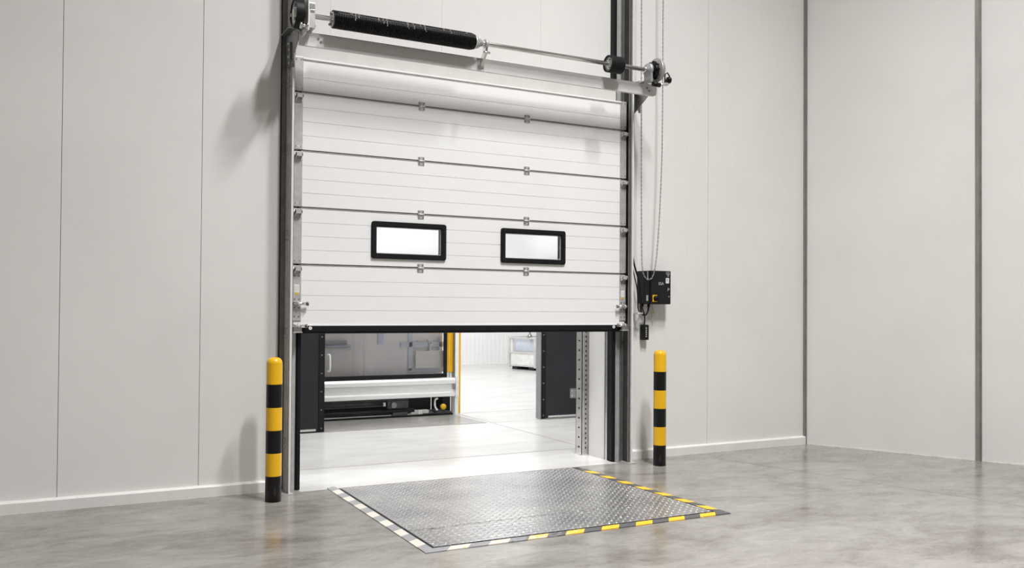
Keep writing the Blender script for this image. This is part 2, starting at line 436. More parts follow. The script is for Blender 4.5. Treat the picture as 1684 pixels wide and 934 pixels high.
# ------------------------------------------------------------------ sectional door
YL = 7.20            # front skin of the leaf
LX0, LX1 = 1.745, 5.03
PX0, PX1 = 1.815, 4.960
JZ = [1.357, 1.853, 2.321, 2.789, 3.270, 3.552]
WIN = [(2.412, 3.100, 1.924, 2.242), (3.645, 4.330, 1.924, 2.242)]
door = thing('sectional_door', 'white sectional dock door raised half open with two black framed windows', 'door', (3.39, YL, 1.3))
HOLES = [(a + .035, c - .035, e + .035, g - .035) for a, c, e, g in WIN]
for i in range(5):
    z0, z1 = JZ[i] + (.008 if i else 0), JZ[i + 1] - (.008 if i < 4 else 0)
    b = MB()
    zs = [z0, z1]
    full = .1175
    if i == 4: strips = [(z0, JZ[4] + .118), (JZ[4] + .118, z1)]
    else:
        q = (z1 - z0) / 4; strips = [(z0 + q * k, z0 + q * (k + 1)) for k in range(4)]
    for (s0, s1) in strips:
        cuts = [s0, s1]
        if i == 1:
            for h in HOLES:
                for zc in h[2:]:
                    if s0 < zc < s1 and zc not in cuts: cuts.append(zc)
        cuts.sort()
        for c0, c1 in zip(cuts, cuts[1:]):
            xr = [(PX0 - .06, PX1 + .06)]
            if i == 1:
                for h in HOLES:
                    if c0 >= h[2] - 1e-6 and c1 <= h[3] + 1e-6:
                        n = []
                        for a, e in xr: n += [(a, h[0]), (h[1], e)] if a < h[0] < e else [(a, e)]
                        xr = n
            for a, e in xr:
                b.box(a, e, YL + .0025, YL + .045, c0, c1, DOORW)
                b.box(a, e, YL, YL + .0025, c0 + (.0021 if c0 == s0 else 0), c1 - (.0021 if c1 == s1 else 0), DOORW)
    if i == 4: b.box(PX0, PX1, YL - .012, YL + .03, z1 - .012, z1 + .002, DOORW, .002)
    b.done('door_panel', door)
for z in JZ[1:5]:
    b = MB(); b.box(PX0 - .02, PX1 + .02, YL + .006, YL + .040, z - .012, z + .012, JSTRIP)
    b.box(PX0 - .005, PX1 + .005, YL - .002, YL + .006, z - .006, z - .001, GALV)
    b.done('joint_strip', door)
for z in JZ[1:5]:
    for x in (2.862, 3.912):
        b = MB()
        for s in (-1, 1):
            b.box(x - .029, x + .029, YL - .005, YL, z + (.006 if s > 0 else -.038), z + (.038 if s > 0 else -.006), GALV, .0015)
            for dx in (-.02, .02): b.cyl((x + dx, YL - .010, z + s * .024), (x + dx, YL - .004, z + s * .024), .006, DSTEEL, n=8)
        b.cyl((x - .029, YL - .007, z), (x + .029, YL - .007, z), .0075, GALV, n=10)
        b.done('hinge', door)
# end caps with rivets
for i in range(5):
    z0, z1 = JZ[i] + (.010 if i else 0.03), JZ[i + 1] - .010
    if i == 4: z1 = JZ[5] + .006
    for x0, x1, sg in ((LX0, PX0 + .004, -1), (PX1 - .004, LX1, 1)):
        b = MB()
        b.box(x0, x1, YL - .004, YL, z0, z1, GALV, .0015)
        xo = x0 if sg < 0 else x1 - .003
        b.box(xo, xo + .003, YL, YL + .05, z0, z1, GALV)
        for zz in (z0 + .022, z1 - .022):
            for f in (.22, .78):
                xx = x0 + (x1 - x0) * f
                b.cyl((xx, YL - .008, zz), (xx, YL - .003, zz), .006, BSTEEL if i else DSTEEL, n=8)
        b.done('end_cap', door)
# roller brackets at each joint
for z in JZ[1:5]:
    for sg, xc in ((-1, 1.783), (1, 4.992)):
        t = MB()
        zc = z - .048
        t.box(xc - .036, xc + .036, YL - .007, YL - .003, z - .085, z - .010, GALV, .001)
        t.box(xc - .034, xc + .034, YL - .007, YL - .002, z + .010, z + .034, GALV, .001)
        # cheeks, sleeve and the dark opening of the bracket
        for xx in (xc - .026, xc + .022):
            t.prism([(YL - .006, z - .080), (YL - .006, z - .018), (YL - .046, z - .026), (YL - .046, z - .052)], xx, xx + .004, BSTEEL, 'x')
        t.box(xc - .026, xc + .026, YL - .046, YL - .043, z - .054, z - .024, GALV)
        t.cyl((xc - sg * .034, YL - .030, zc + .012), (xc + sg * .030, YL - .030, zc + .012), .012, GALV, n=12)
        r = t.done('roller_bracket', door)
        w = MB()
        w.cyl((xc + sg * .030, YL - .018, zc + .012), (xc + sg * .046, YL - .018, zc + .012), .017, WPLAST, n=14)
        w.cyl((xc - sg * .01, YL - .018, zc + .012), (xc + sg * .050, YL - .018, zc + .012), .006, BSTEEL, n=10)
        w.done('roller', r)
# bottom corner brackets with spring bolts
for sg, xc in ((-1, 1.782), (1, 4.992)):
    t = MB()
    t.box(xc - .033, xc + .033, YL - .009, YL - .004, 1.395, 1.775, GALV, .0015)
    for zz in (1.57, 1.50, 1.43, 1.76):
        for dx in (-.018, .018): t.cyl((xc + dx, YL - .013, zz), (xc + dx, YL - .008, zz), .007, DSTEEL, n=8)
    t.prism([(xc - .034, 1.300), (xc + .034, 1.300), (xc + .034, 1.34), (xc - .034, 1.36)], YL - .05, YL - .03, DSTEEL, 'y')
    t.box(xc - .038, xc + .038, YL - .055, YL - .015, 1.296, 1.304, GALV, .001)
    pl = t.done('bottom_bracket', door)
    for zz, xa, xb in ((1.532, -.035, .082), (1.350, -.062, .075)):
        w = MB(); a, c = xc - sg * xb, xc - sg * xa
        w.cyl((a, YL - .038, zz), (c, YL - .038, zz), .014, BSTEEL, n=14)
        w.cyl((a - .004, YL - .038, zz), (a + .008, YL - .038, zz), .017, DSTEEL, n=14)
        w.cyl((xc, YL - .038, zz), (xc + .012, YL - .038, zz), .019, GALV, n=14)
        w.box(xc - .012, xc + .016, YL - .038, YL - .006, zz - .010, zz + .010, GALV)
        w.done('spring_bolt', pl)
    w = MB()
    w.box(xc - .020, xc + .020, YL - .0102, YL - .009, 1.625, 1.690, WPLAST)
    w.prism([(xc - .016, 1.608), (xc + .016, 1.608), (xc, 1.632)], YL - .0106, YL - .009, YEL, 'y')
    for k in range(3): w.box(xc - .013 + .011 * k, xc - .009 + .011 * k, YL - .0106, YL - .010, 1.635, 1.68, LABELG)
    w.done('warning_sticker', pl)['label'] = 'small white sticker with yellow warning triangle'
# bottom rail and seal
b = MB()
b.box(1.768, 5.012, YL - .010, YL + .050, 1.302, 1.352, RUBBER, .004)
b.box(1.83, 5.0, YL - .004, YL + .044, 1.286, 1.304, RUBBER, .006)
b.box(PX0, PX1, YL - .006, YL + .02, 1.350, 1.362, DOORW, .002)
sl = b.done('bottom_seal', door)
for x in (1.895, 4.885):
    w = MB(); w.cyl((x, YL - .018, 1.333), (x, YL - .009, 1.333), .014, WPLAST, n=16); w.cyl((x, YL - .020, 1.333), (x, YL - .017, 1.333), .006, LABELG, n=10)
    w.done('seal_plug', sl)['label'] = 'round white plug'
# windows
def rrect(x0, x1, z0, z1, r, n=6):
    out = []
    for cx, cz, a0 in ((x1 - r, z1 - r, 0), (x0 + r, z1 - r, 90), (x0 + r, z0 + r, 180), (x1 - r, z0 + r, 270)):
        for k in range(n + 1):
            a = math.radians(a0 + 90 * k / n); out.append((cx + r * math.cos(a), cz + r * math.sin(a)))
    return out
def ring(bld, x0, x1, z0, z1, w, r, y0, y1, m, inner_r=None):
    A = rrect(x0, x1, z0, z1, r); B = rrect(x0 + w, x1 - w, z0 + w, z1 - w, inner_r or max(r - w * .6, .006))
    n = len(A); V = {}
    for nm, P, y in (('a', A, y0), ('b', B, y0), ('c', A, y1), ('d', B, y1)): V[nm] = [bld.bm.verts.new((p[0], y, p[1])) for p in P]
    fs = []
    for i in range(n):
        j = (i + 1) % n
        for p, q in (('a', 'b'), ('c', 'a'), ('b', 'd'), ('d', 'c')):
            fs.append(bld.bm.faces.new((V[p][i], V[p][j], V[q][j], V[q][i])))
    bld._faces(fs, m)
for (x0, x1, z0, z1) in WIN:
    b = MB()
    ring(b, x0, x1, z0, z1, .044, .022, YL - .016, YL + .06, RUBBER)
    ring(b, x0 + .006, x1 - .006, z0 + .006, z1 - .006, .030, .018, YL - .020, YL - .012, RUBBER)
    f = b.done('window_frame', door)
    b = MB()
    b.box(x0 + .040, x1 - .040, YL + .016, YL + .022, z0 + .040, z1 - .040, ACRYL)
    b.done('window_pane', f)
    b = MB(); ring(b, x0 + .043, x1 - .043, z0 + .043, z1 - .043, .007, .012, YL + .004, YL + .015, LABELG)
    b.done('spacer', f)

# ------------------------------------------------------------------ tracks
def track(cx, sg, label):
    """cx: plane of the side plate; sg=-1 left, +1 right (outwards)"""
    t = thing('door_track', label, 'door track', (cx, 7.2, 0), 'upright door tracks')
    def bx(bl, a, c, y0, y1, z0, z1, m, bev=0):
        x0, x1 = sorted((cx + sg * a, cx + sg * c)); bl.box(x0, x1, y0, y1, z0, z1, m, bev)
    T = H - .02
    b = MB()
    bx(b, -.002, .002, 7.115, 7.329, 0, T, TRKZ)                 # side plate
    bx(b, -.010, .007, 7.106, 7.116, 0, T, ZINCW, .003)      # front lip
    bx(b, -.002, .046, 7.322, 7.329, 0, T, DSTEEL); bx(b, .044, .050, 7.312, 7.329, 0, T, RUBBER)               # flange on the wall
    for y in (7.155, 7.205, 7.245): bx(b, .002, .009, y, y + .016, 0, T, GALV if y != 7.205 else BSTEEL, .003)
    for z in (0.35, 1.25, 2.05, 2.75, 3.3):                   # bolted splices on the side plate
        bx(b, .002, .006, 7.17, 7.29, z, z + .09, DSTEEL, .001)
        for yy in (7.19, 7.27):
            for dz in (.02, .07): b.cyl((cx + sg * .006, yy, z + dz), (cx + sg * .013, yy, z + dz), .008, GALV, n=8)
    b.done('angle_plate', t)
    b = MB()                                                   # C shaped roller channel
    bx(b, -.026, -.002, 7.255, 7.260, 0, T, DSTEEL)
    bx(b, -.008, -.002, 7.150, 7.260, 0, T, MMID)
    bx(b, -.024, -.002, 7.150, 7.154, 0, T, DSTEEL)
    b.done('roller_channel', t)
    b = MB(); bx(b, -.085, -.028, 7.284, 7.290, 0, T, GALV); bx(b, -.034, -.028, 7.262, 7.33, 0, T, DSTEEL)
    b.done('back_flange', t)
    b = MB(); bx(b, -.128, -.086, 7.272, 7.330, 0, T, RUBBER, .006)
    bx(b, -.122, -.094, 7.262, 7.274, 0, T, RUBBER, .004)
    b.done('rubber_seal', t)
    b = MB(); bx(b, -.03, .05, 7.10, 7.325, 0, .008, GALV, .001)
    b.done('foot_plate', t)
    return t
track(1.716, -1, 'tall galvanised door track at the left edge of the door, behind the left bollard')
track(5.052, 1, 'tall galvanised door track at the right edge of the door by the control box')

# ------------------------------------------------------------------ spring beam and shaft
YBm = 6.90
beam = thing('support_beam', 'long galvanised angle beam bolted across the top of the door on two gusset brackets', 'beam', (3.4, YBm, 3.56))
b = MB()
poly = [(1.705, 3.675), (1.705, 3.567), (5.135, 3.567), (5.15, 3.569), (5.166, 3.576), (5.174, 3.59), (5.176, 3.675)]
b.prism(poly, YBm, YBm + .006, GALVB, 'y')
b.box(1.705, 5.176, YBm, YBm + .06, 3.671, 3.677, GALVB, .001)
b.box(1.705, 5.150, YBm + .002, YBm + .03, 3.567, 3.572, GALVB)
for x in (1.86, 1.88, 5.06, 5.085): b.cyl((x, YBm - .006, 3.622 + (.012 if x in (1.86, 5.06) else -.012)), (x, YBm, 3.622 + (.012 if x in (1.86, 5.06) else -.012)), .009, DSTEEL, n=8)
b.done('angle_bar', beam)
for x, sg in ((1.703, -1), (5.115, 1)):
    b = MB()
    b.prism([(7.325, 3.50), (7.20, 3.44), (7.14, 3.47), (YBm + .01, 3.60), (YBm + .01, 3.672), (7.325, 3.74)], x - .003, x + .003, BRKT if sg < 0 else GREYM, 'x')
    b.prism([(7.325, 3.735), (7.325, 3.742), (7.05, 3.742), (YBm - .02, 3.684), (YBm - .02, 3.678), (7.05, 3.735)], x - .045, x + .05, BRKT if sg < 0 else GALV, 'x')
    b.box(x - (.02 if sg < 0 else .004), x + .02, 7.105, 7.112, 3.44, 3.64, BRKT if sg < 0 else GREYM, .001)
    for k in range(4):
        b.cyl((x - .012, 7.19 + .02 * (k % 2), 3.49 + .055 * k), (x + .009, 7.19 + .02 * (k % 2), 3.49 + .055 * k), .009, BSTEEL, n=8)
        b.cyl((x + (.010 if k % 2 else -.010), 7.098, 3.465 + .048 * k), (x + (.010 if k % 2 else -.010), 7.106, 3.465 + .048 * k), .007, DSTEEL, n=8)
    b.done('gusset', beam)

K_ = 6.80 / 6.95                         # the shaft sits just in front of the beam
YS, ZS = 6.80, 1.5 + (3.826 - 1.5) * K_
sh = thing('spring_shaft', 'bright steel torsion shaft with a fat black spring above the door', 'shaft', (3.3, YS, ZS))
def sx(x): return x * K_
b = MB(); b.cyl((sx(1.685), YS, ZS), (sx(5.30), YS, ZS), .0200, BSTEEL, n=24)
b.box(sx(1.85), sx(5.28), YS - .0215, YS - .018, ZS - .004, ZS + .002, DSTEEL)
b.done('shaft', sh)
# spring: tight wound wire
b = MB(); x0, x1, R, r = sx(1.985), sx(3.245), .0655, .0065
turns = int((x1 - x0) / (2 * r)); per = 22
pts = []
for i in range(turns * per + 1):
    a = 2 * math.pi * i / per; t = i / (turns * per); e = min(1.0, .86 + (1 - t) * 5.0)
    pts.append((x0 + (x1 - x0) * t, YS + R * e * math.cos(a), ZS + R * e * math.sin(a)))
b.tube(pts, r, SPRING, 5)
b.cyl((x0, YS, ZS), (x1, YS, ZS), .055, SPRING, n=28)
sp = b.done('torsion_spring', sh)
# pale chalk line and scuffs along the coil
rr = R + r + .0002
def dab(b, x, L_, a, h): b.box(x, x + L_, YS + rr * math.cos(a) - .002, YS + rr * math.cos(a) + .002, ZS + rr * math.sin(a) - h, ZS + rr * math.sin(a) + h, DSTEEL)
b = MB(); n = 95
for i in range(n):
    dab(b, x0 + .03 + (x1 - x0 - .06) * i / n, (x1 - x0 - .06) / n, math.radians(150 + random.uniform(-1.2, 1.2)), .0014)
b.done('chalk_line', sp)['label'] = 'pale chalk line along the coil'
b = MB()
for xc in (2.08, 2.11, 2.14, 2.30, 2.34, 2.37, 2.55, 2.60, 2.66, 2.70, 2.87, 2.93, 3.08):
    a = 132
    for k in range(random.randint(4, 9)):
        dab(b, xc + random.uniform(-.006, .006), .006, math.radians(a), .0035); a += random.uniform(4, 8)
o = b.done('scuff_mark', sp); o['label'] = 'pale scuffs across the coil'; o['kind'] = 'stuff'
b = MB(); b.lathe((x0 - .014, YS, ZS), (1, 0, 0), [(0, .0), (0, .030), (.010, .034), (.010, .058), (.024, .060), (.024, 0)], GALV, 28)
for k in range(4):
    a = k * math.pi / 2 + .5; b.cyl((x0 - .022, YS + .044 * math.cos(a), ZS + .044 * math.sin(a)), (x0 - .002, YS + .044 * math.cos(a), ZS + .044 * math.sin(a)), .010, DSTEEL, n=10)
b.done('spring_cone', sh)
b = MB(); b.lathe((x1 - .004, YS, ZS), (1, 0, 0), [(0, .0), (0, .056), (.02, .056), (.022, .050), (.036, .050), (.038, .038), (.062, .036), (.064, .028), (.08, .028), (.08, 0)], GALV, 28)
for k in range(4):
    a = k * math.pi / 2 + .3; b.cyl((x1 + .045, YS, ZS), (x1 + .045, YS + .046 * math.cos(a), ZS + .046 * math.sin(a)), .007, BSTEEL, n=8)
b.done('spring_cone', sh)
# centre hanger bolted to the face of the beam
xh = sx(3.360); b = MB(); b.cyl((xh - .012, YS, ZS), (xh + .014, YS, ZS), .038, GALV, n=20)
b.prism([(YS - .026, ZS), (YS + .026, ZS), (YS + .045, 3.70), (YBm - .004, 3.665), (YBm - .004, 3.60), (YBm - .02, 3.60), (YS - .012, 3.69)], xh - .010, xh + .010, BSTEEL, 'x')
b.box(xh - .030, xh + .030, YBm - .010, YBm - .0005, 3.595, 3.670, GALV, .002)
b.cyl((xh - .03, YS - .01, 3.70), (xh + .034, YS - .01, 3.70), .010, BSTEEL, n=10)
b.done('hanger_bracket', sh)
def drum(x0, x1, R, m, nm='cable_drum'):
    b = MB(); w = x1 - x0
    prof = [(0, .0, GALV), (0, R * .36, GALV), (.012, R * .38, GALV), (.012, R * .84, m), (0, R * .88, m), (0, R, m)]
    n = 7
    for k in range(n):
        prof += [(w * (k + .5) / n * .98, R - .004, m), (w * (k + 1) / n * .98, R, m)]
    prof += [(w, R, m), (w, R * .36, GALV), (w + .02, R * .34, GALV), (w + .02, .0, GALV)]
    b.lathe((x0, YS, ZS), (1, 0, 0), prof, m, 36)
    for k in range(3):
        a = 2 * math.pi * k / 3; b.cyl((x0 - .004, YS + R * .55 * math.cos(a), ZS + R * .55 * math.sin(a)), (x0 + .014, YS + R * .55 * math.cos(a), ZS + R * .55 * math.sin(a)), R * .13, DSTEEL, n=10)
    b.lathe((x0 + .0095, YS, ZS), (1, 0, 0), [(0, R * .3), (0, R * .82), (.004, R * .82)], GALV, 30)
    return b.done(nm, sh)
drum(sx(4.640), sx(4.790), .079, RUBBER)
drum(sx(1.672), sx(1.738), .112, RUBBER)
# left end bearing plate and safety housing
xa = sx(1.765); b = MB()
b.box(xa, xa + .008, YS - .10, YS + .10, ZS - .145, ZS + .118, WPLAST, .002)
b.box(xa + .008, xa + .062, YS - .075, YS + .05, ZS - .118, ZS + .080, GALV, .004)
b.box(xa + .015, xa + .056, YS - .078, YS - .073, ZS + .030, ZS + .070, DSTEEL, .001)
b.box(xa + .024, xa + .054, YS - .080, YS - .074, ZS + .005, ZS + .024, BSTEEL, .001)
b.box(xa - .005, xa + .07, YS - .06, YBm + .06, 3.678, 3.688, DSTEEL, .001)
b.cyl((xa + .02, YS - .05, 3.625), (xa + .02, YS - .05, 3.68), .022, DSTEEL, n=12)
b.done('safety_housing', sh)
b = MB(); b.lathe((sx(1.70), YS - .10, ZS - .118), (1, 0, 0), [(0, 0), (0, .024), (.012, .026), (.012, .012), (.05, .012), (.05, .026), (.062, .024), (.062, 0)], BSTEEL, 16)
b.done('cable_clamp', sh)
# right bearing, hub and chain wheel
xr = sx(5.075); b = MB()
b.lathe((xr, YS, ZS), (1, 0, 0), [(0, 0), (0, .030), (.018, .032), (.020, .062), (.036, .066), (.050, .066), (.050, 0)], GREYM, 32)
b.box(xr + .025, xr + .050, YS - .055, YS + .055, 3.655, ZS - .01, GREYM, .004); b.box(xr + .02, xr + .06, YS - .05, YBm + .05, 3.677, 3.684, GREYM)
b.cyl((xr - .020, YS, ZS), (xr + .005, YS, ZS), .028, BSTEEL, n=16)
b.done('end_bearing', sh)
xp = sx(5.145); b = MB(); b.lathe((xp, YS, ZS), (1, 0, 0), [(0, 0), (0, .075), (.012, .082), (.035, .082), (.04, .07), (.04, 0)], BLACK, 28)
for k in range(10):
    a = 2 * math.pi * k / 10; b.box(xp - .002, xp + .038, YS + .08 * math.cos(a) - .008, YS + .08 * math.cos(a) + .008, ZS + .08 * math.sin(a) - .008, ZS + .08 * math.sin(a) + .008, BLACK)
b.done('sprocket', sh)
b = MB(); b.lathe((sx(5.192), YS, ZS + .006), (1, 0, 0), [(0, 0), (0, .114), (.006, .119), (.020, .117), (.050, .098), (.052, .05), (.07, .045), (.07, 0)], GREYM, 44)
b.done('chain_wheel', sh)
xg = sx(5.16); zg = 3.655; b = MB()
b.box(xg, xg + .18, YS - .02, YS + .02, zg, zg + .008, GALV, .001)
b.tube([(xg + .125, YS - .03, zg + .01), (xg + .125, YS - .03, zg + .095), (xg + .155, YS - .03, zg + .115), (xg + .18, YS - .03, zg + .085), (xg + .18, YS - .03, zg + .02)], .007, BLACK, 8)
b.lathe((xg + .155, YS - .03, zg + .045), (1, 0, 0), [(0, 0), (0, .03), (.03, .03), (.03, 0)], BLACK, 18)
b.cyl((xg - .03, YS - .05, zg - .018), (xg + .05, YS - .05, zg - .022), .022, BLACK, n=14)
b.cyl((xg + .04, YS - .05, zg - .022), (xg + .155, YS - .03, zg + .01), .012, GALV, n=10)
b.done('chain_guide', sh)

# ------------------------------------------------------------------ pull chain
YC = 7.165
def spline(P, n=40):
    out = []
    for i in range(len(P) - 1):
        p0, p1, p2, p3 = [Vector(P[max(0, min(len(P) - 1, i + k))]) for k in (-1, 0, 1, 2)]
        for k in range(n):
            t = k / n
            out.append(.5 * ((2 * p1) + (p2 - p0) * t + (2 * p0 - 5 * p1 + 4 * p2 - p3) * t * t + (3 * p1 - p0 - 3 * p2 + p3) * t ** 3))
    out.append(Vector(P[-1])); return out
CH = [(5.185, YC, 6.8), (5.185, YC, 5.5), (5.184, YC, 4.6), (5.190, YC, 3.0), (5.198, YC, 2.2), (5.207, YC, 1.93), (5.235, YC, 1.835), (5.288, YC, 1.806), (5.335, YC, 1.838), (5.372, YC, 1.97), (5.402, YC, 2.25),
      (5.432, YC, 2.75), (5.447, YC, 3.3), (5.450, YC, 4.6), (5.452, YC, 5.5), (5.452, YC, 6.8)]
path = spline(CH, 40)
b = MB(); acc = 0; last = path[0]; k = 0; step = .0205
dist = 0; nxt = 0
def link(p, d, odd):
    d = d.normalized(); u = Vector((0, 1, 0)) if odd else d.cross(Vector((0, 1, 0))).normalized()
    P = []
    for j in range(8):
        a = 2 * math.pi * j / 8; P.append(p + d * math.cos(a) * .0135 + u * math.sin(a) * .0065)
    b.tube(P, .0024, GALV if odd else DSTEEL, 4, True)
for p, q in zip(path, path[1:]):
    L_ = (q - p).length
    while nxt <= dist + L_:
        link(p.lerp(q, (nxt - dist) / L_ if L_ else 0), q - p, k % 2); k += 1; nxt += step
    dist += L_
tag(b.done('pull_chain', loc=(5.288, YC, 1.806)), 'long thin steel chain hanging in a loop over the black control box', 'chain')

# ------------------------------------------------------------------ control box
cb = thing('control_box', 'black door control box on the wall with a yellow and black rotary switch', 'control box', (5.43, YW, 1.56))
b = MB()
b.box(5.262, 5.330, 7.205, YW, 1.565, 1.893, BOXBLK, .006); b.box(5.332, 5.585, 7.195, YW, 1.560, 1.897, BOXBLK, .008)
b.box(5.330, 5.333, 7.21, YW, 1.57, 1.89, BLACK)
b.done('housing', cb)
b = MB(); b.box(5.298, 5.304, 7.200, 7.206, 1.80, 1.885, LABELG, .001); b.done('hinge_strip', cb)
b = MB(); b.box(5.355, 5.412, 7.190, 7.196, 1.583, 1.653, YEL, .003); sw = b.done('switch_plate', cb); sw['label'] = 'yellow switch plate'
b = MB(); b.lathe((5.392, 7.19, 1.618), (0, -1, 0), [(0, .028), (.012, .028), (.014, .022), (.022, .022), (.022, 0)], BLACK, 24)
b.box(5.386, 5.432, 7.155, 7.172, 1.610, 1.626, BLACK, .003); b.done('rotary_knob', sw)
b = MB(); b.box(5.520, 5.560, 7.193, 7.1955, 1.772, 1.826, WPLAST); b.box(5.530, 5.550, 7.192, 7.1935, 1.782, 1.792, LABELG); b.box(5.532, 5.545, 7.192, 7.1935, 1.798, 1.814, DSTEEL)
b.done('white_label', cb)['label'] = 'white printed label'
b = MB(); b.box(5.288, 5.308, 7.2035, 7.2055, 1.592, 1.648, LABELG); 
for k in range(4): b.box(5.292, 5.304, 7.203, 7.2037, 1.597 + .013 * k, 1.602 + .013 * k, BOXBLK)
b.done('side_label', cb)
text('lettering', 'ESA', .040, LABELG, cb, (5.462, 7.1945, 1.766))
text('corner_mark', 'GS', .040, LABELG, cb, (5.546, 7.1945, 1.872))
text('corner_mark', 'SE', .024, LABELG, cb, (5.550, 7.1945, 1.848))
text('corner_mark', 'P', .046, LABELG, cb, (5.553, 7.1945, 1.706), roll=.2)
b = MB(); b.lathe((5.562, 7.196, 1.635), (0, -1, 0), [(0, .009), (.003, .008), (.003, 0)], DSTEEL, 14); b.done('lock', cb)
for x in (5.285, 5.365):
    b = MB(); b.cyl((x, 7.27, 1.53), (x, 7.27, 1.566), .014, BLACK, n=12); b.done('cable_gland', cb)

cab = thing('power_cable', 'black cable running down beside the right track and looping under the control box', 'cable', (5.11, 7.2, 1.5))
b = MB()
b.tube(spline([(5.105, 7.27, 7.0), (5.105, 7.27, 3.6), (5.108, 7.26, 3.2), (5.128, 7.24, 2.75), (5.130, 7.24, 2.35), (5.125, 7.24, 2.15), (5.150, 7.22, 1.95), (5.195, 7.20, 1.78), (5.215, 7.20, 1.60), (5.235, 7.22, 1.50), (5.275, 7.25, 1.455), (5.325, 7.26, 1.455), (5.358, 7.27, 1.50), (5.365, 7.27, 1.535)], 10), .009, BLACK, 8)
b.tube(spline([(5.118, 7.29, 7.0), (5.118, 7.29, 3.0), (5.122, 7.28, 2.2), (5.165, 7.26, 1.9), (5.208, 7.25, 1.7), (5.225, 7.26, 1.52), (5.26, 7.27, 1.49), (5.285, 7.27, 1.535)], 10), .006, MMID, 6)
b.done('cable', cab)
for z in (3.0, 2.5):
    b = MB(); b.box(5.10, 5.145, 7.25, 7.328, z, z + .012, GALV, .001); b.done('cable_clip', cab)
b = MB()
b.box(5.205, 5.235, 7.20, 7.328, 1.46, 1.475, GALV, .002); b.cyl((5.18, 7.21, 1.465), (5.245, 7.21, 1.465), .007, GALV, n=8)
b.done('cable_clip', cab)

rm = thing('remote_handset', 'small black handset hanging on a cord below the control box', 'remote', (5.335, 7.28, 1.20))
b = MB(); b.box(5.292, 5.366, 7.265, 7.315, 1.198, 1.352, BLACK, .006); b.done('casing', rm)
b = MB(); b.tube(spline([(5.328, 7.288, 1.35), (5.326, 7.285, 1.44), (5.300, 7.28, 1.50), (5.283, 7.275, 1.54)], 8), .006, BLACK, 8); b.done('cord', rm)
b = MB(); b.box(5.322, 5.342, 7.2635, 7.266, 1.225, 1.335, MMID, .002)
for k in range(5): b.box(5.324 + .002 * (k % 2), 5.338, 7.2625, 7.264, 1.228 + .021 * k, 1.238 + .021 * k, LABELG)
b.done('printed_strip', rm)['label'] = 'grey printed strip'

ks = thing('hanging_keys', 'small bunch of keys with a yellow tag hanging under the control box', 'keys', (5.452, 7.31, 1.42))
b = MB(); b.tube(spline([(5.440, 7.318, 1.562), (5.446, 7.31, 1.53), (5.452, 7.31, 1.505)], 6), .003, GALV, 6)
b.tube([(5.452 + .012 * math.cos(a * .785), 7.31, 1.495 + .012 * math.sin(a * .785)) for a in range(8)], .002, GALV, 5, True); b.done('key_ring', ks)
b = MB(); b.cyl((5.456, 7.306, 1.478), (5.456, 7.31, 1.478), .010, YEL, n=12); b.done('tag', ks)['label'] = 'yellow tag'
for dx, L_ in ((-.012, .05), (.006, .045)):
    b = MB(); b.cyl((5.452 + dx, 7.308, 1.475), (5.452 + dx, 7.311, 1.475), .011, GALV, n=12); b.box(5.449 + dx, 5.455 + dx, 7.308, 7.311, 1.475 - L_, 1.468, GALV); b.done('key', ks)
b = MB(); b.tube(spline([(5.436, 7.312, 1.445), (5.432, 7.312, 1.41), (5.440, 7.312, 1.385), (5.452, 7.312, 1.375)], 6), .004, LABELG, 6); b.done('hook', ks)

# ------------------------------------------------------------------ bollards
def bollard(x, y, label):
    t = thing('bollard', label, 'bollard', (x, y, 0), 'striped bollards guarding the door')
    zs = [0, .198, .374, .550, .726, .906, 1.062]; R = .0612
    b = MB(); prof = [(0, 0, BLKP), (0, R, BLKP)]
    for i in range(6):
        m = BLKP if i % 2 == 0 else YEL
        if i: prof[-1] = (zs[i], R, m)
        else: prof[-1] = (0, R, m)
        prof.append((zs[i + 1], R, m))
    b.lathe((x, y, 0), (0, 0, 1), prof, YEL, 48); b.done('striped_post', t)
    b = MB(); prof = [(1.060, R - .001)] + [(1.062, R)] + [(1.062 + .052 * math.sin(a * math.pi / 16), .010 + (R - .010) * math.cos(a * math.pi / 16) ** .8 if a < 8 else 0.0) for a in range(1, 9)]
    b.lathe((x, y, 0), (0, 0, 1), prof, YEL, 48); b.done('domed_cap', t)
bollard(1.552, 6.937, 'yellow and black striped bollard standing in front of the left door track')
bollard(5.245, 6.922, 'yellow and black striped bollard standing under the control box at the right')

